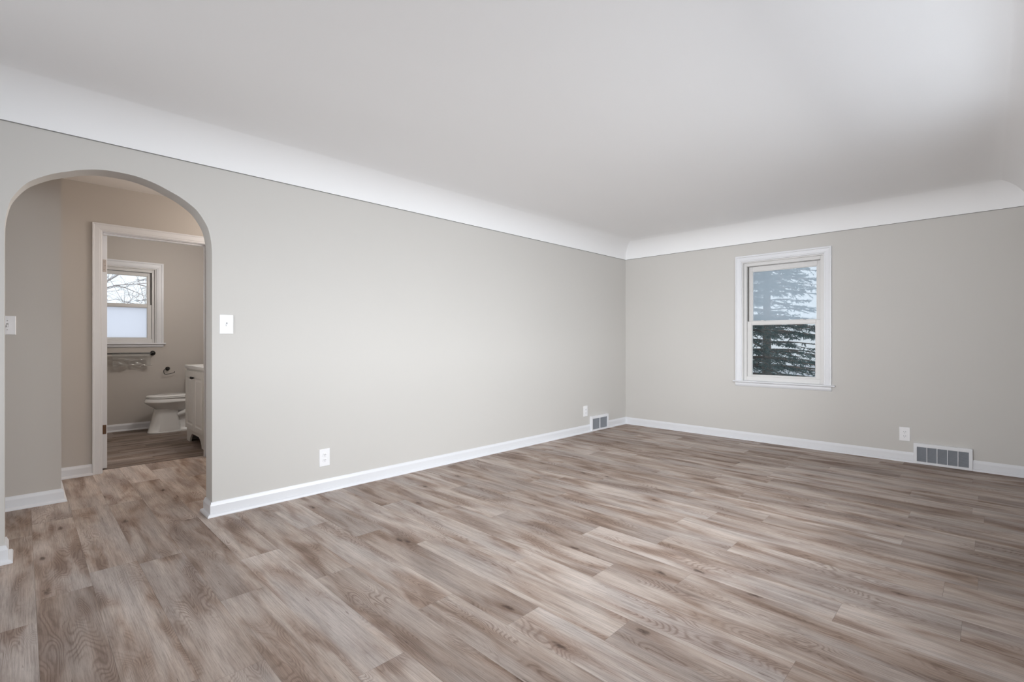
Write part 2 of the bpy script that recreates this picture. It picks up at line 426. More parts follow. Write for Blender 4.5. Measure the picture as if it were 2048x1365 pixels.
# bathroom
BW = 7.660
W2 = (0.500, 1.217, 1.090, 2.047)
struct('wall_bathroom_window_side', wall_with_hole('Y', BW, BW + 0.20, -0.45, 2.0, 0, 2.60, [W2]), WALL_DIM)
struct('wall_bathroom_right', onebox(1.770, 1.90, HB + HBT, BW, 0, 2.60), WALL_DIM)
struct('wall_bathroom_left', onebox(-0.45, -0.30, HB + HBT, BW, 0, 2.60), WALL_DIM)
struct('ceiling_bathroom', onebox(-0.30, 1.77, HB + HBT, BW, 2.430, 2.50), CEIL)

# ------------------------------------------------------------------ coved ceiling
def ceiling():
    bm = nb(); n = 20; rects = []
    prof = [(0.0, COVE_Z), (0.005, COVE_Z)]
    for i in range(n + 1):
        t = i / n * PI / 2
        prof.append((0.005 + COVE_R * (1 - math.cos(t)), COVE_Z + (CEIL_Z - COVE_Z) * math.sin(t)))
    x0, x1, y0, y1 = REAR_X, B_X, R_Y, A_Y
    for o, z in prof: rects.append([bm.verts.new(p) for p in ((x0 + o, y0 + o, z), (x1 - o, y0 + o, z), (x1 - o, y1 - o, z), (x0 + o, y1 - o, z))])
    for r0, r1 in zip(rects, rects[1:]):
        for k in range(4): bm.faces.new((r0[k], r0[(k + 1) % 4], r1[(k + 1) % 4], r1[k]))
    bm.faces.new(rects[-1])
    return bm
struct('ceiling', ceiling(), CEIL, smooth=True, angle=math.radians(25))

# ------------------------------------------------------------------ baseboards
BP = [(0, 0), (0.030, 0), (0.0295, 0.006), (0.027, 0.012), (0.022, 0.0165), (0.0135, 0.0195), (0.0135, 0.068), (0.0115, 0.074), (0.0075, 0.084), (0.006, 0.090), (0.0, 0.090)]
def bb(name, *paths):
    bm = nb()
    for p in paths: sweep(bm, p, BP)
    return struct(name, bm, TRIM)
VLX0, VLX1, VBY0, VBY1 = 4.926, 5.298, 0.097, 0.489
bb('baseboard_left', [(1.6, A_Y + WT), (ARCH_R, A_Y + WT), (ARCH_R, A_Y), (VLX0, A_Y)], [(VLX1, A_Y), (B_X - 0.0001, A_Y), (B_X - 0.0001, A_Y - 0.05)])
bb('baseboard_arch_side', [(REAR_X, A_Y), (ARCH_L, A_Y), (ARCH_L, A_Y + WT), (-1.6, A_Y + WT)])
bb('baseboard_back', [(B_X, A_Y - 0.05), (B_X, VBY1)], [(B_X, VBY0), (B_X, R_Y)])
SHADOWLINE = mat('cove_shadow_grey', (0.22, 0.215, 0.21), 0.7)  # grey strip that paints in the shadow line under the cove
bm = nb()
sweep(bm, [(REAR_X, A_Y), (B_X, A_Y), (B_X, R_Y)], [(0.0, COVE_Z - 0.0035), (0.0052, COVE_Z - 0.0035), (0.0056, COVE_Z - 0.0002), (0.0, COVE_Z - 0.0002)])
struct('cove_shadow_strip', bm, SHADOWLINE)
bb('baseboard_right', [(B_X - 0.03, R_Y), (REAR_X, R_Y)])
bb('baseboard_hall', [(-1.6, HA), (0.190, HA), (0.190, HB), (DX0 - 0.065, HB)])
bb('baseboard_bathroom', [(-0.30, BW), (1.770, BW)])
struct('trim_threshold', onebox(DX0, DX1, HB + HBT - 0.008, HB + HBT + 0.010, 0.0, 0.0035, bev=0.001), mat('threshold_dark', (0.11, 0.08, 0.065), 0.5))

# ------------------------------------------------------------------ bathroom door frame and door
def Pdoor(u, v, d): return (u, HB - d, v)
CP = [(0.0, 0.0), (0.0, 0.010), (0.004, 0.012), (0.012, 0.012), (0.016, 0.015), (0.050, 0.018), (0.055, 0.022), (0.062, 0.022), (0.064, 0.020), (0.064, 0.0)]
bm = nb(); casing3(bm, Pdoor, DX0 - 0.004, DX1 + 0.004, 0.0, DZ + 0.004, CP)
trim1 = struct('trim_1', bm, TRIM)
bm = nb()
box(bm, DX0 - 0.018, DX0, HB, HB + HBT, 0, DZ + 0.018); box(bm, DX1, DX1 + 0.018, HB, HB + HBT, 0, DZ + 0.018); box(bm, DX0, DX1, HB, HB + HBT, DZ, DZ + 0.018)
jam = part('door_jamb', bm, TRIM, trim1)
bm = nb()
ys0, ys1 = HB + HBT - 0.075, HB + HBT - 0.040
box(bm, DX1 - 0.011, DX1, ys0, ys1, 0, DZ); box(bm, DX0 + 0.011, DX1 - 0.011, ys0, ys1, DZ - 0.011, DZ)
part('door_stop', bm, TRIM, trim1)
dx = 0.483
door = empty('door_1', (dx, HB + HBT + 0.01, 0), None, None, kind='structure')
DY0 = HB + HBT + 0.012; DW = 0.74; th = 0.036
bm = nb(); box(bm, dx, dx + th, DY0, DY0 + DW, 0.010, DZ - 0.006, bev=0.0015)
part('door_slab', bm, TRIM, door)
for zc, m_, nm in ((1.770, PHINGE, 'hinge'), (0.347, BRONZE, 'hinge')):
    bm = nb(); hh = 0.054 if zc > 1 else 0.040
    box(bm, dx + 0.006, dx + 0.030, DY0 - 0.0025, DY0 + 0.001, zc - hh, zc + hh, bev=0.0008)
    tube(bm, [(dx + 0.0, DY0 - 0.008, zc - hh), (dx + 0.0, DY0 - 0.008, zc + hh)], 0.0045, 10)
    hg = part(nm, bm, m_, door); hg['label'] = 'painted-over hinge' if zc > 1 else 'bare bronze hinge'
    bm = nb()
    for s in ((-0.6, 0.016), (0, 0.022), (0.6, 0.016)):
        lathe(bm, [(0.0028, 0), (0.002, -0.0012)], (dx + s[1], DY0 - 0.0025, zc + s[0] * hh), 'Y', 8)
    sc_ = link('hinge_screws', bm, SLOT if zc > 1 else BRONZE); sc_.parent = hg

# ------------------------------------------------------------------ windows
def window(name, P, rect, stool, casw, meet, glass_up, glass_lo, screen, stile=0.042, latches=True, top_rail=0.053):
    """P(u, v, d): u horizontal in the wall, v up, d depth INTO the wall from the room surface (negative = toward the room)"""
    u0, u1, v0, v1 = rect
    root = empty(name, P((u0 + u1) / 2, v0, 0), None, None, kind='structure')
    R = lambda d_prof: [(w, -d) for w, d in d_prof]
    def bx(bm, a0, a1, b0, b1, d0, d1, bev=0.0):
        p, q = P(a0, b0, d0), P(a1, b1, d1)
        return box(bm, min(p[0], q[0]), max(p[0], q[0]), min(p[1], q[1]), max(p[1], q[1]), min(p[2], q[2]), max(p[2], q[2]), bev=bev)
    cp = [(0.0, 0.0), (0.0, 0.008), (0.006, 0.011), (0.013, 0.011), (0.017, 0.014), (casw * 0.72, 0.016), (casw * 0.78, 0.022), (casw - 0.002, 0.022), (casw, 0.020), (casw, 0.0)]
    st = stool
    bm = nb(); casing3(bm, lambda u, v, d: P(u, v, -d), u0, u1, st[1], v1, cp)
    part('window_casing', bm, TRIM, root)
    bm = nb(); bx(bm, u0 - casw - 0.034, u1 + casw + 0.024, st[0], st[1], -0.040, 0.0, bev=0.007); bx(bm, u0 + 0.0005, u1 - 0.0005, st[0], st[1], 0.0, 0.035)
    part('window_stool', bm, TRIM, root)
    # apron with a rounded lower edge
    bm = nb(); sa = st[0] - 0.0035; ap = [(0, sa), (0.018, sa), (0.018, sa - 0.022), (0.012, st[2] + 0.008), (0.006, st[2]), (0, st[2])]
    r0 = [bm.verts.new(P(u0 - casw, z, -d)) for d, z in ap]; r1 = [bm.verts.new(P(u1 + casw, z, -d)) for d, z in ap]
    for k in range(len(ap)): bm.faces.new((r0[k], r1[k], r1[(k + 1) % len(ap)], r0[(k + 1) % len(ap)]))
    bm.faces.new(r0); bm.faces.new(r1)
    part('window_apron', bm, TRIM, root)
    # vinyl main frame
    fi = 0.040; sb = 0.050
    bm = nb()
    V0 = st[1]
    for (a0, a1, b0, b1) in ((u0, u0 + fi, V0, v1), (u1 - fi, u1, V0, v1), (u0 + fi, u1 - fi, v1 - 0.048, v1)):
        bx(bm, a0, a1, b0, b1, 0.032, 0.150, bev=0.003)
        
    bx(bm, u0 + fi, u1 - fi, V0, V0 + sb, 0.032, 0.150, bev=0.003)
    # inner stop step
    s2 = 0.012
    bx(bm, u0 + 0.0005, u0 + s2, V0, v1, 0.0, 0.034); bx(bm, u1 - s2, u1 - 0.0005, V0, v1, 0.0, 0.034); bx(bm, u0 + s2, u1 - s2, v1 - s2, v1 - 0.0005, 0.0, 0.034)
    fr = part('window_frame', bm, VINYL, root)
    # jamb liners (dark channels beside the upper sash)
    bm = nb()
    for a in (u0 + fi, u1 - fi - 0.004): bx(bm, a, a + 0.004, meet + 0.02, v1 - 0.048, 0.060, 0.149)
    jl = link('jamb_liner', bm, LINER); rel(jl, root)
    lo_t = meet + 0.018; 
    def sash(nm, a0, a1, b0, b1, d0, d1, st_, top, bot, gm, gname):
        bm = nb()
        bx(bm, a0, a0 + st_, b0, b1, d0, d1, bev=0.003); bx(bm, a1 - st_, a1, b0, b1, d0, d1, bev=0.003)
        bx(bm, a0 + st_, a1 - st_, b1 - top, b1, d0, d1, bev=0.003); bx(bm, a0 + st_, a1 - st_, b0, b0 + bot, d0, d1, bev=0.003)
        # glazing bead
        g = 0.007
        i0, i1, j0, j1 = a0 + st_, a1 - st_, b0 + bot, b1 - top
        bx(bm, i0, i0 + g, j0, j1, d0 + 0.008, d1 - 0.004); bx(bm, i1 - g, i1, j0, j1, d0 + 0.008, d1 - 0.004)
        bx(bm, i0 + g, i1 - g, j0, j0 + g, d0 + 0.008, d1 - 0.004); bx(bm, i0 + g, i1 - g, j1 - g, j1, d0 + 0.008, d1 - 0.004)
        s = part(nm, bm, VINYL, root)
        bm = nb(); dm = (d0 + d1) / 2 + 0.002
        bx(bm, i0 + g, i1 - g, j0 + g, j1 - g, dm, dm + 0.004)
        gl = link(gname, bm, gm); gl.parent = s
        return s
    up = sash('upper_sash', u0 + fi + 0.006, u1 - fi - 0.006, meet - 0.016, v1 - 0.050, 0.088, 0.118, 0.034, top_rail, 0.036, glass_up, 'window_pane')
    lo = sash('lower_sash', u0 + fi + 0.001, u1 - fi - 0.001, V0 + 0.028, lo_t, 0.052, 0.082, stile, 0.036, 0.034, glass_lo, 'window_pane')
    if latches:
        for f in (0.24, 0.78):
            bm = nb(); uu = u0 + fi + f * (u1 - u0 - 2 * fi)
            bx(bm, uu - 0.028, uu + 0.028, lo_t, lo_t + 0.007, 0.050, 0.074, bev=0.002); bx(bm, uu - 0.010, uu + 0.016, lo_t + 0.007, lo_t + 0.012, 0.054, 0.068, bev=0.002)
            lt = link('sash_lock', bm, VINYL); lt.parent = lo
    if screen:
        bm = nb(); bx(bm, u0 + fi, u1 - fi, V0 + sb, lo_t, 0.132, 0.133)
        part('insect_screen', bm, SCREEN, root)
    # exterior edge of the opening
    return root
P1 = lambda u, v, d: (B_X + d, u, v)
window('window_1', P1, W1, (0.653, 0.670, 0.607), 0.068, 1.322, GLASS_HAZY, GLASS, True)
P2 = lambda u, v, d: (u, BW + d, v)
window('window_2', P2, W2, (1.075, 1.094, 1.038), 0.075, 1.568, GLASS, FROST, False, latches=False, top_rail=0.040)
# unseen windows that light the room: the picture window and the added rear one
P3 = lambda u, v, d: (u, R_Y - d, v)
def big_window(name, P, rect, nm):
    u0, u1, v0, v1 = rect
    root = empty(name, P((u0 + u1) / 2, v0, 0), None, None, kind='structure')
    bm = nb()
    def bx(a0, a1, b0, b1, d0, d1):
        p, q = P(a0, b0, d0), P(a1, b1, d1)
        box(bm, min(p[0], q[0]), max(p[0], q[0]), min(p[1], q[1]), max(p[1], q[1]), min(p[2], q[2]), max(p[2], q[2]))
    w = 0.045
    bx(u0, u0 + w, v0, v1, 0.03, 0.12); bx(u1 - w, u1, v0, v1, 0.03, 0.12); bx(u0 + w, u1 - w, v1 - w, v1, 0.03, 0.12); bx(u0 + w, u1 - w, v0, v0 + w, 0.03, 0.12)
    for k in range(1, nm): 
        c = u0 + (u1 - u0) * k / nm; bx(c - 0.02, c + 0.02, v0 + w, v1 - w, 0.04, 0.11)
    part('window_frame', bm, VINYL, root)
    bm = nb(); casing3(bm, lambda u, v, d: P(u, v, -d), u0, u1, v0, v1, [(0, 0), (0, 0.015), (0.065, 0.02), (0.068, 0)])
    part('window_casing', bm, TRIM, root)
big_window('window_3', P3, W3, 3)
big_window('window_rear_fill', lambda u, v, d: (REAR_X - d, u, v), W4, 2)

# ------------------------------------------------------------------ switches and outlets
def plate_mesh(P, cu, cv, w, h, t=0.0065):
    bm = nb(); b = 0.0035
    rings = []
    for (hw, hh, d) in ((w / 2, h / 2, 0), (w / 2, h / 2, 0.002), (w / 2 - b * 0.4, h / 2 - b * 0.4, t - 0.0015), (w / 2 - b, h / 2 - b, t)):
        rings.append([bm.verts.new(P(cu + sx * hw, cv + sz * hh, d)) for sx, sz in ((-1, -1), (1, -1), (1, 1), (-1, 1))])
    for a, b_ in zip(rings, rings[1:]):
        for k in range(4): bm.faces.new((a[k], a[(k + 1) % 4], b_[(k + 1) % 4], b_[k]))
    bm.faces.new(rings[-1]); bm.faces.new(rings[0]); return bm
def pbox(bm, P, a0, a1, b0, b1, d0, d1, bev=0.0):
    p, q = P(a0, b0, d0), P(a1, b1, d1)
    return box(bm, min(p[0], q[0]), max(p[0], q[0]), min(p[1], q[1]), max(p[1], q[1]), min(p[2], q[2]), max(p[2], q[2]), bev=bev)
def outlet(P, cu, cv, label, w=0.080, h=0.128):
    r = empty('wall_outlet', P(cu, cv, 0), label, 'outlet', 'white duplex outlets low on the living room walls')
    part('cover_plate', plate_mesh(P, cu, cv, w, h), PLATE, r)
    for s in (1, -1):
        zc = cv + s * 0.0195
        bm = nb(); n = 28; ring = []
        for dd, k_ in ((0.006, 1.0), (0.0078, 1.0), (0.0086, 0.95)):
            rr = []
            for i in range(n):
                a = 2 * PI * i / n; x = 0.0172 * k_ * math.cos(a); z = max(-0.0138, min(0.0138, 0.0172 * math.sin(a))) * k_
                rr.append(bm.verts.new(P(cu + x, zc + z, dd)))
            ring.append(rr)
        for a, b_ in zip(ring, ring[1:]):
            for k in range(n): bm.faces.new((a[k], a[(k + 1) % n], b_[(k + 1) % n], b_[k]))
        bm.faces.new(ring[-1]); bm.faces.new(ring[0])
        rc = part('receptacle', bm, PLATE, r)
        bm = nb()
        pbox(bm, P, cu - 0.0075, cu - 0.0052, zc - 0.001, zc + 0.008, 0.0080, 0.0090); pbox(bm, P, cu + 0.0052, cu + 0.0075, zc - 0.001, zc + 0.007, 0.0080, 0.0090)
        pbox(bm, P, cu - 0.0022, cu + 0.0022, zc - 0.0095, zc - 0.0055, 0.0080, 0.0090)
        sl = link('receptacle_slots', bm, SLOT); sl.parent = rc
    bm = nb(); c = P(cu, cv, 0.0062); 
    pbox(bm, P, cu - 0.003, cu + 0.003, cv - 0.003, cv + 0.003, 0.006, 0.0075, bev=0.001)
    part('plate_screw', bm, PLATE, r)
    return r
PL_ = lambda u, v, d: (u, A_Y - d, v)
PB_ = lambda u, v, d: (B_X - d, u, v)
PA_ = lambda u, v, d: (u, HA - d, v)
outlet(PL_, 1.575, 0.250, 'white outlet plate on the long wall, nearer the archway')
outlet(PL_, 4.835, 0.260, 'white outlet plate on the long wall beside the small floor-level vent near the corner')
outlet(PB_, 0.554, 0.253, 'white outlet plate on the window wall, just left above the wide vent')
def switch(P, cu, cv, label):
    r = empty('light_switch', P(cu, cv, 0), label, 'light switch', 'white toggle light switches by the archway')
    part('cover_plate', plate_mesh(P, cu, cv, 0.079, 0.124), PLATE, r)
    bm = nb(); pbox(bm, P, cu - 0.0055, cu + 0.0055, cv - 0.0125, cv + 0.0125, 0.0055, 0.0068); part('toggle_slot', bm, mat('switch_slot', (0.35, 0.35, 0.35), 0.5), r)
    bm = nb(); ring = []
    for d, zc, hw, hh in ((0.004, -0.001, 0.0045, 0.008), (0.010, -0.004, 0.0042, 0.006), (0.017, -0.009, 0.0036, 0.0035)):
        ring.append([bm.verts.new(P(cu + a * hw, cv + zc + b_ * hh, d)) for a, b_ in ((-1, -1), (1, -1), (1, 1), (-1, 1))])
    for a, b_ in zip(ring, ring[1:]):
        for k in range(4): bm.faces.new((a[k], a[(k + 1) % 4], b_[(k + 1) % 4], b_[k]))
    bm.faces.new(ring[0]); bm.faces.new(ring[-1]); part('toggle', bm, PLATE, r)
    for s in (1, -1):
        bm = nb(); pbox(bm, P, cu - 0.0025, cu + 0.0025, cv + s * 0.030 - 0.0025, cv + s * 0.030 + 0.0025, 0.006, 0.0075, bev=0.001); part('plate_screw', bm, CHROME, r)
switch(PL_, 0.9275, 1.222, 'white light switch on the living room wall, right of the archway')
switch(PA_, -0.0690, 1.218, 'white light switch inside the hallway, partly cut off by the left side of the archway')

# ------------------------------------------------------------------ wall registers
def vent(P, u0, u1, label, bays, name='air_vent'):
    h = 0.186; t0 = 0.0305
    r = empty(name, P((u0 + u1) / 2, 0, 0), label, 'air vent', 'white baseboard air vents')
    m = 0.024; mb = 0.022; mt = 0.032
    bm = nb()
    fr = lambda a0, a1, b0, b1, d0, d1, bev=0.002: pbox(bm, P, a0, a1, b0, b1, d0, d1, bev=bev)
    fr(u0, u0 + m, 0.0005, h, 0.0, t0); fr(u1 - m, u1, 0.0005, h, 0.0, t0); fr(u0 + m - 0.002, u1 - m + 0.002, h - mt, h, 0.0, t0); fr(u0 + m - 0.002, u1 - m + 0.002, 0.0005, mb, 0.0, t0)
    part('vent_frame', bm, VENTM, r)
    part('duct_backing', pbox(nb(), P, u0 + m, u1 - m, mb, h - mt, 0.0005, 0.004), VBACK, r)
    bm = nb(); n = 13; zz0, zz1 = mb, h - mt
    for i in range(n):
        zc = zz0 + (zz1 - zz0) * (i + 0.5) / n; hw = (zz1 - zz0) / n
        # tilted slat
        a, b_ = zc - hw * 0.30, zc + hw * 0.40
        vs = []
        for u in (u0 + m, u1 - m):
            for (d, z) in ((0.010, b_), (0.010, b_ + 0.0012), (0.024, a + 0.0012), (0.024, a)): vs.append(bm.verts.new(P(u, z, d)))
        for k in range(4): bm.faces.new((vs[k], vs[(k + 1) % 4], vs[4 + (k + 1) % 4], vs[4 + k]))
        bm.faces.new(vs[:4]); bm.faces.new(vs[4:])
    part('louver_slats', bm, LOUV, r)
    bm = nb()
    for k in range(1, bays):
        c = u0 + m + (u1 - u0 - 2 * m) * k / bays; w = 0.0022 if bays > 2 else 0.004
        pbox(bm, P, c - w, c + w, zz0, zz1, 0.008, 0.0265)
    part('vent_divider', bm, VENTM, r)
    return r
vent(PL_, VLX0, VLX1, 'small white two-bay air vent at the foot of the long wall near the corner', 2)
vent(PB_, VBY0, VBY1, 'white five-bay air vent at the foot of the window wall, below right of its outlet', 5)

# ------------------------------------------------------------------ toilet
def loft(bm, secs, n=40, cap0=True, cap1=True):
    """secs: (z, xc, yc, hx, hy, p_front, p_back) superellipse sections (front = -x)"""
    rings = []
    for (z, xc, yc, hx, hy, pf, pb) in secs:
        ring = []
        for k in range(n):
            a = 2 * PI * k / n; c, s = math.cos(a), math.sin(a); p = pb if c > 0 else pf
            x = abs(c) ** (2 / p) * (1 if c > 0 else -1); y = abs(s) ** (2 / p) * (1 if s > 0 else -1)
            ring.append(bm.verts.new((xc + hx * x, yc + hy * y, z)))
        rings.append(ring)
    for a, b_ in zip(rings, rings[1:]):
        for k in range(n): bm.faces.new((a[k], a[(k + 1) % n], b_[(k + 1) % n], b_[k]))
    if cap0: bm.faces.new(rings[0])
    if cap1: bm.faces.new(rings[-1])
    return bm
TY = 7.255; TX = 1.035
t = empty('toilet', (1.40, TY, 0), 'white toilet with its lid down, under the bathroom wall, half hidden by the vanity', 'toilet')
bm = nb()
# bowl
loft(bm, [(0.262, 1.31, TY, 0.140, 0.098, 2.2, 2.6), (0.285, 1.295, TY, 0.150, 0.110, 2.1, 2.6), (0.305, 1.285, TY, 0.168, 0.124, 2.0, 2.6), (0.325, 1.278, TY, 0.190, 0.140, 2.0, 2.6), (0.345, 1.274, TY, 0.213, 0.158, 2.0, 2.6),
          (0.362, 1.274, TY, 0.233, 0.174, 2.0, 2.6), (0.371, 1.275, TY, 0.242, 0.182, 2.0, 2.6), (0.378, 1.275, TY, 0.244, 0.184, 2.0, 2.6), (0.384, 1.275, TY, 0.242, 0.183, 2.0, 2.6), (0.414, 1.275, TY, 0.230, 0.176, 2.0, 2.6), (0.420, 1.275, TY, 0.224, 0.170, 2.0, 2.6)])
part('bowl', bm, PORC, t, smooth=True, angle=math.radians(50))
bm = nb()
loft(bm, [(0.0, 1.235, TY, 0.172, 0.128, 2.6, 4.0), (0.012, 1.235, TY, 0.172, 0.128, 2.6, 4.0), (0.016, 1.235, TY, 0.166, 0.122, 2.6, 4.0), (0.12, 1.240, TY, 0.146, 0.113, 2.5, 4.0), (0.22, 1.246, TY, 0.130, 0.106, 2.4, 4.0), (0.262, 1.25, TY, 0.126, 0.103, 2.4, 4.0), (0.285, 1.255, TY, 0.130, 0.105, 2.3, 4)])
# rear plinth
loft(bm, [(0.0, 1.53, TY, 0.18, 0.118, 4, 3), (0.014, 1.53, TY, 0.18, 0.118, 4, 3), (0.018, 1.53, TY, 0.178, 0.110, 4, 3), (0.07, 1.53, TY, 0.175, 0.080, 4, 3), (0.28, 1.53, TY, 0.165, 0.070, 4, 3), (0.37, 1.54, TY, 0.17, 0.10, 4, 3), (0.40, 1.55, TY, 0.18, 0.14, 4, 3)])
# trapway swelling on the near side
tube(bm, [(1.36, TY - 0.075, 0.205), (1.42, TY - 0.085, 0.225), (1.50, TY - 0.088, 0.262), (1.58, TY - 0.084, 0.262), (1.64, TY - 0.080, 0.215), (1.66, TY - 0.075, 0.13), (1.66, TY - 0.07, 0.03)], [0.026, 0.034, 0.038, 0.038, 0.036, 0.034, 0.032], 16)
part('pedestal', bm, PORC, t, smooth=True, angle=math.radians(50))
bm = nb(); loft(bm, [(0.421, 1.285, TY, 0.236, 0.180, 2.0, 2.8), (0.424, 1.285, TY, 0.240, 0.184, 2.0, 2.8), (0.434, 1.285, TY, 0.240, 0.184, 2.0, 2.8), (0.437, 1.285, TY, 0.236, 0.180, 2.0, 2.8)])
part('seat', bm, PORC, t, smooth=True, angle=math.radians(50))
bm = nb(); loft(bm, [(0.438, 1.287, TY, 0.232, 0.178, 2.0, 2.8), (0.441, 1.287, TY, 0.236, 0.182, 2.0, 2.8), (0.447, 1.287, TY, 0.236, 0.182, 2.0, 2.8), (0.454, 1.287, TY, 0.226, 0.172, 2.0, 2.8), (0.458, 1.287, TY, 0.195, 0.145, 2.0, 2.8), (0.459, 1.287, TY, 0.10, 0.08, 2, 2.8)])
part('lid', bm, PORC, t, smooth=True, angle=math.radians(50))
bm = nb(); box(bm, 1.545, 1.755, TY - 0.215, TY + 0.215, 0.40, 0.745, bev=0.02, seg=4)
tk = part('tank', bm, PORC, t, smooth=True, angle=math.radians(40))
bm = nb(); box(bm, 1.535, 1.762, TY - 0.225, TY + 0.225, 0.746, 0.778, bev=0.009, seg=3)
part('tank_lid', bm, PORC, t, smooth=True, angle=math.radians(40))
bm = nb(); tube(bm, [(1.545, TY + 0.15, 0.68), (1.53, TY + 0.15, 0.68), (1.527, TY + 0.12, 0.677), (1.527, TY + 0.08, 0.672)], 0.006, 10)
part('flush_lever', bm, CHROME, t)

# ------------------------------------------------------------------ vanity
VX, VX1, VY0, VY1 = 1.307, 1.765, 5.685, 6.450
v = empty('bathroom_vanity', (1.53, 6.07, 0), 'white two-door bathroom vanity with arched base, beside the toilet', 'vanity')
bm = nb()
# carcass above the apron
box(bm, VX + 0.018, VX1, VY0, VY1, 0.135, 0.815)
# side panels down to the floor
box(bm, VX + 0.018, VX1, VY0, VY0 + 0.018, 0.0, 0.136); box(bm, VX + 0.018, VX1, VY1 - 0.018, VY1, 0.0, 0.136)
# face frame
x0, x1 = VX, VX + 0.018
box(bm, x0, x1, VY0, VY0 + 0.03, 0.135, 0.815); box(bm, x0, x1, VY1 - 0.03, VY1, 0.135, 0.815)
box(bm, x0, x1, VY0 + 0.03, VY1 - 0.03, 0.785, 0.815); box(bm, x0, x1, VY0 + 0.03, VY1 - 0.03, 0.135, 0.155)
part('cabinet_body', bm, CAB, v)
# arched apron
bm = nb(); prof = []
def apz(f):   # f 0..1 across width
    foot = 0.135; d = f * (VY1 - VY0); d = min(d, (VY1 - VY0) - d)
    if d < foot: return 0.0
    w = min(1.0, (d - foot) / 0.13); return 0.020 + 0.082 * math.sin(w * PI / 2) ** 0.8
n = 60; F = []; K = []
ys = [VY0 + (VY1 - VY0) * i / n for i in range(n + 1)]
for xx, L_ in ((x0, F), (x1, K)):
    for i, y in enumerate(ys): L_.append((bm.verts.new((xx, y, apz(i / n))), bm.verts.new((xx, y, 0.135))))
for i in range(n):
    bm.faces.new((F[i][0], F[i + 1][0], F[i + 1][1], F[i][1])); bm.faces.new((K[i][0], K[i + 1][0], K[i + 1][1], K[i][1])); bm.faces.new((F[i][0], F[i + 1][0], K[i + 1][0], K[i][0]))
for i in (0, n): bm.faces.new((F[i][0], F[i][1], K[i][1], K[i][0]))
part('base_apron', bm, CAB, v)
ym = (VY0 + VY1) / 2
def PV(u, v_, d): return (VX - d, u, v_)
for (a, b_, kn) in ((VY0 + 0.012, ym - 0.002, ym - 0.028), (ym + 0.002, VY1 - 0.012, ym + 0.028)):
    bm = nb(); z0, z1 = 0.150, 0.792; fw = 0.052
    pbox(bm, PV, a, a + fw, z0, z1, 0.0005, 0.018, bev=0.002); pbox(bm, PV, b_ - fw, b_, z0, z1, 0.0005, 0.018, bev=0.002)
    pbox(bm, PV, a + fw, b_ - fw, z0, z0 + fw, 0.0005, 0.018, bev=0.002); pbox(bm, PV, a + fw, b_ - fw, z1 - fw - 0.02, z1, 0.0005, 0.018, bev=0.002)
    zt = z1 - fw - 0.02
    rings = []
    for ins, d in ((0.0, 0.016), (0.006, 0.007), (0.016, 0.006), (0.034, 0.015), (0.036, 0.0155)):
        rings.append([bm.verts.new(PV(a + fw + ins if s < 0 else b_ - fw - ins, z0 + fw + ins if q < 0 else zt - ins, d)) for s, q in ((-1, -1), (1, -1), (1, 1), (-1, 1))])
    for r_, s_ in zip(rings, rings[1:]):
        for k in range(4): bm.faces.new((r_[k], r_[(k + 1) % 4], s_[(k + 1) % 4], s_[k]))
    bm.faces.new(rings[-1])
    dr = part('cabinet_door', bm, CAB, v)
    bm = nb(); lathe(bm, [(0.006, 0.0), (0.005, -0.012), (0.012, -0.016), (0.014, -0.022), (0.010, -0.028), (0.002, -0.030)], (VX - 0.018, kn, 0.722), 'X', 20)
    kb = link('door_knob', bm, BLACK, smooth=True); kb.parent = dr
# sink top with integrated basin
bm = nb()
TX0, TX1, TY0, TY1, TZ0, TZ1 = VX - 0.018, VX1, VY0 - 0.012, VY1 + 0.012, 0.8155, 0.850
cx, cy, rx, ry = 1.53, ym, 0.145, 0.205; n = 48
def rectpt(a):
    c, s = math.cos(a), math.sin(a); hx0 = (TX1 - cx) if c > 0 else (cx - TX0); hy = (TY1 - cy) if s > 0 else (cy - TY0)
    k = min(hx0 / max(abs(c), 1e-9), hy / max(abs(s), 1e-9)); return (cx + c * k, cy + s * k)
angs = sorted([2 * PI * i / n for i in range(n)] + [math.atan2(sy, sx) % (2 * PI) for sx, sy in ((TX1 - cx, TY1 - cy), (TX0 - cx, TY1 - cy), (TX0 - cx, TY0 - cy), (TX1 - cx, TY0 - cy))])
rings = [[bm.verts.new((*rectpt(a), TZ0)) for a in angs], [bm.verts.new((*rectpt(a), TZ1 - 0.004)) for a in angs],
         [bm.verts.new((cx + (rectpt(a)[0] - cx) * 0.99, cy + (rectpt(a)[1] - cy) * 0.992, TZ1)) for a in angs]]
for f, z in ((1.0, TZ1), (0.97, TZ1 - 0.006), (0.88, TZ1 - 0.05), (0.65, TZ1 - 0.10), (0.3, TZ1 - 0.125), (0.08, TZ1 - 0.13)):
    rings.append([bm.verts.new((cx + rx * f * math.cos(a), cy + ry * f * math.sin(a), z)) for a in angs])
for a, b_ in zip(rings, rings[1:]):
    for k in range(len(angs)): bm.faces.new((a[k], a[(k + 1) % len(angs)], b_[(k + 1) % len(angs)], b_[k]))
bm.faces.new(rings[-1])
part('sink_top', bm, STONE, v)
bm = nb(); box(bm, VX1 - 0.018, VX1, TY0, TY1, TZ1, TZ1 + 0.09, bev=0.003)
part('backsplash', bm, STONE, v)
bm = nb(); lathe(bm, [(0.024, 0), (0.022, 0.012), (0.013, 0.02), (0.012, 0.12), (0.010, 0.125)], (1.705, cy, TZ1), 'Z', 20); tube(bm, [(1.705, cy, TZ1 + 0.10), (1.66, cy, TZ1 + 0.125), (1.60, cy, TZ1 + 0.115), (1.59, cy, TZ1 + 0.10)], 0.009, 12)
part('faucet', bm, BLACK, v, smooth=True, angle=0.8)

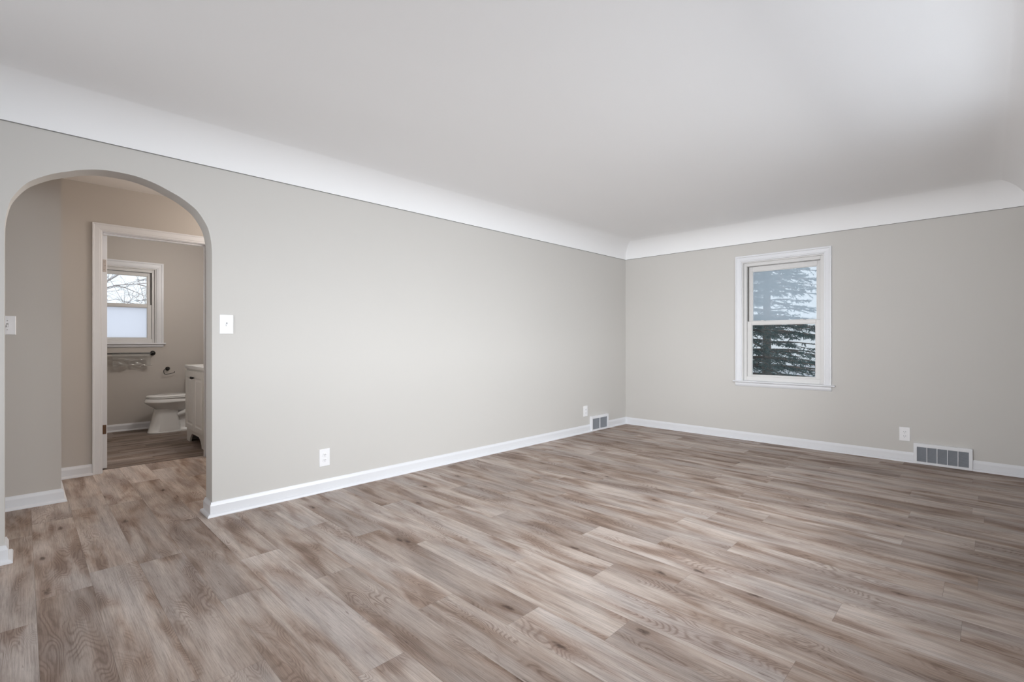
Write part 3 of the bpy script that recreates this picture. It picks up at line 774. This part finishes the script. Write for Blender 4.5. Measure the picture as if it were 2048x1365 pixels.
# ------------------------------------------------------------------ towel bar, holder, plastic bag
tb = empty('towel_bar', (0.85, BW, 0.963), 'black metal towel bar under the bathroom window', 'towel bar')
BY = BW - 0.068
for xx in (0.545, 1.178):
    bm = nb(); lathe(bm, [(0.030, 0.0), (0.030, -0.006), (0.024, -0.012), (0.011, -0.016), (0.010, -0.060), (0.014, -0.066), (0.014, -0.076), (0.009, -0.080)], (xx, BW, 0.963), 'Y', 28)
    part('bar_post', bm, BLACK, tb, smooth=True, angle=0.7)
bm = nb(); tube(bm, [(0.545, BY, 0.963), (1.178, BY, 0.963)], 0.0075, 14); part('bar_rod', bm, BLACK, tb, smooth=True, angle=0.8)
# clear plastic bag folded over the rod
rngb = random.Random(3)
def bag():
    bm = nb(); nu, nv = 46, 26; grid = []
    prof = [(-0.010, -0.030), (-0.012, 0.0), (-0.009, 0.009), (0.0, 0.0115), (0.009, 0.009), (0.012, 0.0)]
    for i in range(nu + 1):
        u = i / nu; x = 0.770 + 0.375 * u; row = []
        hem = 0.150 + 0.012 * math.sin(u * 7) + 0.006 * math.sin(u * 23)
        for j in range(nv + 1):
            w = j / nv
            if w < 0.22:
                q = w / 0.22 * (len(prof) - 1); k = min(int(q), len(prof) - 2); f = q - k
                dy = prof[k][0] * (1 - f) + prof[k + 1][0] * f; dz = prof[k][1] * (1 - f) + prof[k + 1][1] * f; dy = -dy
                amp = 0.0012
            else:
                g = (w - 0.22) / 0.78; dy = -0.012 - 0.006 * g; dz = -hem * g; amp = 0.010 * min(1, g * 3)
            nz_ = mnoise.noise(Vector((x * 22, w * 7, 1.3))) + 0.5 * mnoise.noise(Vector((x * 60, w * 19, 4.1)))
            row.append(bm.verts.new((x, BY + dy + amp * nz_ * (1 if w > 0.22 else 0.5), 0.963 + dz)))
        grid.append(row)
    for a, b_ in zip(grid, grid[1:]):
        for k in range(nv): bm.faces.new((a[k], a[k + 1], b_[k + 1], b_[k]))
    return bm
bg_ = link('plastic_bag', bag(), FILM, smooth=True); tag(bg_, 'clear crinkled plastic bag hanging over the black towel bar', 'plastic bag')
bm = nb(); tube(bm, [(1.035, BY - 0.030, 0.800), (1.055, BY - 0.031, 0.815), (1.075, BY - 0.031, 0.822), (1.095, BY - 0.031, 0.812), (1.16, BY - 0.030, 0.808)], 0.0022, 8)
pin = link('key_pin', bm, CHROME, smooth=True); pin.name = 'bag_fastener'; pin.parent = bg_; pin['label'] = 'small shiny metal pin'
# toilet paper holder
tp = empty('toilet_paper_holder', (1.335, BW, 0.757), 'empty black toilet paper holder on the wall above the toilet', 'toilet paper holder')
bm = nb(); lathe(bm, [(0.026, 0.0), (0.026, -0.006), (0.020, -0.012), (0.010, -0.016), (0.009, -0.055), (0.006, -0.060)], (1.337, BW, 0.757), 'Y', 28)
part('wall_mount', bm, BLACK, tp, smooth=True, angle=0.7)
yy = BW - 0.056
pts = [(1.337, yy, 0.757), (1.300, yy, 0.752), (1.289, yy, 0.742), (1.287, yy, 0.728), (1.290, yy, 0.700), (1.299, yy, 0.688), (1.315, yy, 0.685), (1.395, yy, 0.703), (1.402, yy, 0.707), (1.404, yy, 0.722)]
bm = nb(); tube(bm, pts, 0.0042, 12); part('holder_arm', bm, BLACK, tp, smooth=True, angle=0.8)

# ------------------------------------------------------------------ outdoors
bm = nb(); box(bm, -12, 45, -20, 45, -0.9, -0.8)
# keep the snow outside the house footprint simple: it lies lower than the floor
struct('ground', bm, SNOW)
def spruce(x, y, h, spread, seed, label, needle, density=1.0, z0=-0.8, tw=0.16, blen=0.040, gaps=(), nw=0.0042):
    rg = random.Random(seed)
    r = empty('spruce_tree', (x, y, z0), label, 'tree')
    bm = nb(); tube(bm, [(x, y, z0), (x + 0.02, y, z0 + h * 0.5), (x, y, z0 + h)], [0.13, 0.08, 0.01], 10); part('trunk', bm, BARK, r)
    bw = nb(); fo = nb()
    z = z0 + 0.35
    while z < z0 + h * 0.96:
        f = 1 - (z - z0) / h; L_ = spread * (0.25 + 0.75 * f)
        nbn = 7
        if any(g0 < z < g1 for g0, g1 in gaps): nbn = 3
        a0 = rg.uniform(0, 2 * PI)
        for k in range(nbn):
            a = a0 + 2 * PI * k / nbn + rg.uniform(-0.3, 0.3); L2 = L_ * rg.uniform(0.75, 1.1)
            pts = []; 
            for i in range(9):
                s = i / 8; pts.append(Vector((x + math.cos(a) * L2 * s, y + math.sin(a) * L2 * s, z - 0.35 * L2 * s * s * 0.55 + 0.05 * math.sin(s * 3) + (0.12 * L2 * s ** 4))))
            tube(bw, pts, [0.016 * (1 - i / 9) + 0.003 for i in range(9)], 5)
            side = Vector((-math.sin(a), math.cos(a), 0)); dr = Vector((math.cos(a), math.sin(a), 0))
            for i in range(int(26 * density)):
                s = rg.uniform(0.15, 1.0); q = s * 8; j = min(int(q), 7); p = pts[j].lerp(pts[j + 1], q - j)
                sl = (0.10 + 0.26 * (1 - s) * rg.uniform(0.6, 1.2)) * min(1.2, L2)
                sg = rg.choice((-1, 1)); d = (dr * rg.uniform(0.4, 0.9) + side * sg * rg.uniform(0.5, 1.0) + Vector((0, 0, rg.uniform(-0.55, 0.0)))).normalized()
                e = p + d * sl
                # twig
                tube(bw, [p, e], [0.0035, 0.0015], 3, caps=False)
                nn = int(22 * density)
                for t_ in range(nn):
                    c = p.lerp(e, (t_ + rg.random()) / nn)
                    ax = Vector((rg.gauss(0, 1), rg.gauss(0, 1), rg.gauss(0, 1))).normalized(); nd = (d * 0.9 + ax * 0.8).normalized() * blen * rg.uniform(0.7, 1.2)
                    wv = nd.cross(Vector((rg.gauss(0, 1), rg.gauss(0, 1), rg.gauss(0, 1)))).normalized() * nw
                    va, vb, vc = fo.verts.new(c - wv), fo.verts.new(c + wv), fo.verts.new(c + nd); fo.faces.new((va, vb, vc))
        z += tw * rg.uniform(0.8, 1.2)
    part('branches', bw, BARK, r); fo_ = part('needles', fo, needle, r)
    return r
spruce(9.0, 3.15, 5.6, 1.9, 4, 'dark green spruce tree with drooping boughs right outside the living room window', NEEDLE, 1.0, tw=0.15, gaps=((1.02, 1.28), (1.65, 2.05)), nw=0.0065, blen=0.05)
spruce(13.9, 4.2, 7.5, 2.6, 14, 'second dark spruce tree farther from the living room window, behind the nearest one', NEEDLE, 0.8, tw=0.20, gaps=((0.9, 1.3), (1.8, 2.5)), nw=0.009, blen=0.06)
spruce(3.75, 19.0, 7.5, 2.0, 9, 'pale evergreen tree behind the bare branches outside the bathroom window', NEEDLE_PALE, 0.5, tw=0.34, blen=0.07)
def bare_tree(x, y, h, seed, label, z0=-0.8, lean=(0, 0)):
    rg = random.Random(seed); r = empty('bare_tree', (x, y, z0), label, 'tree'); bt = nb(); bb_ = nb()
    tube(bt, [(x, y, z0), (x + lean[0] * .4, y, z0 + h * .45), (x + lean[0], y, z0 + h)], [0.10, 0.06, 0.02], 8); part('trunk', bt, TWIG, r)
    def grow(p, d, L_, rad, lev):
        pts = [p]; q = p.copy(); dd = d.copy()
        for i in range(5):
            dd = (dd + Vector((rg.uniform(-.22, .22), rg.uniform(-.22, .22), rg.uniform(-.16, .16)))).normalized(); q = q + dd * L_ / 5; pts.append(q.copy())
        tube(bb_, pts, [rad * (1 - i / 7) for i in range(6)], 4, caps=False)
        if lev == 0: return
        for i in range(5):
            s = rg.randint(1, 5); nd = (dd + Vector((rg.uniform(-1, 1), rg.uniform(-1, 1), rg.uniform(-.6, .9))) * 0.9).normalized(); grow(pts[s], nd, L_ * rg.uniform(0.45, 0.7), rad * 0.55, lev - 1)
    for i in range(16):
        s = rg.uniform(0.28, 1.0); a = rg.uniform(0, 2 * PI); p = Vector((x + lean[0] * s, y, z0 + h * s)); grow(p, Vector((math.cos(a), math.sin(a), rg.uniform(0.0, 0.8))).normalized(), 2.0, 0.016, 3)
    part('branches', bb_, TWIG, r)
bare_tree(0.62, 12.3, 4.6, 5, 'bare leafless tree with fine branches close outside the bathroom window', lean=(0.3, 0))
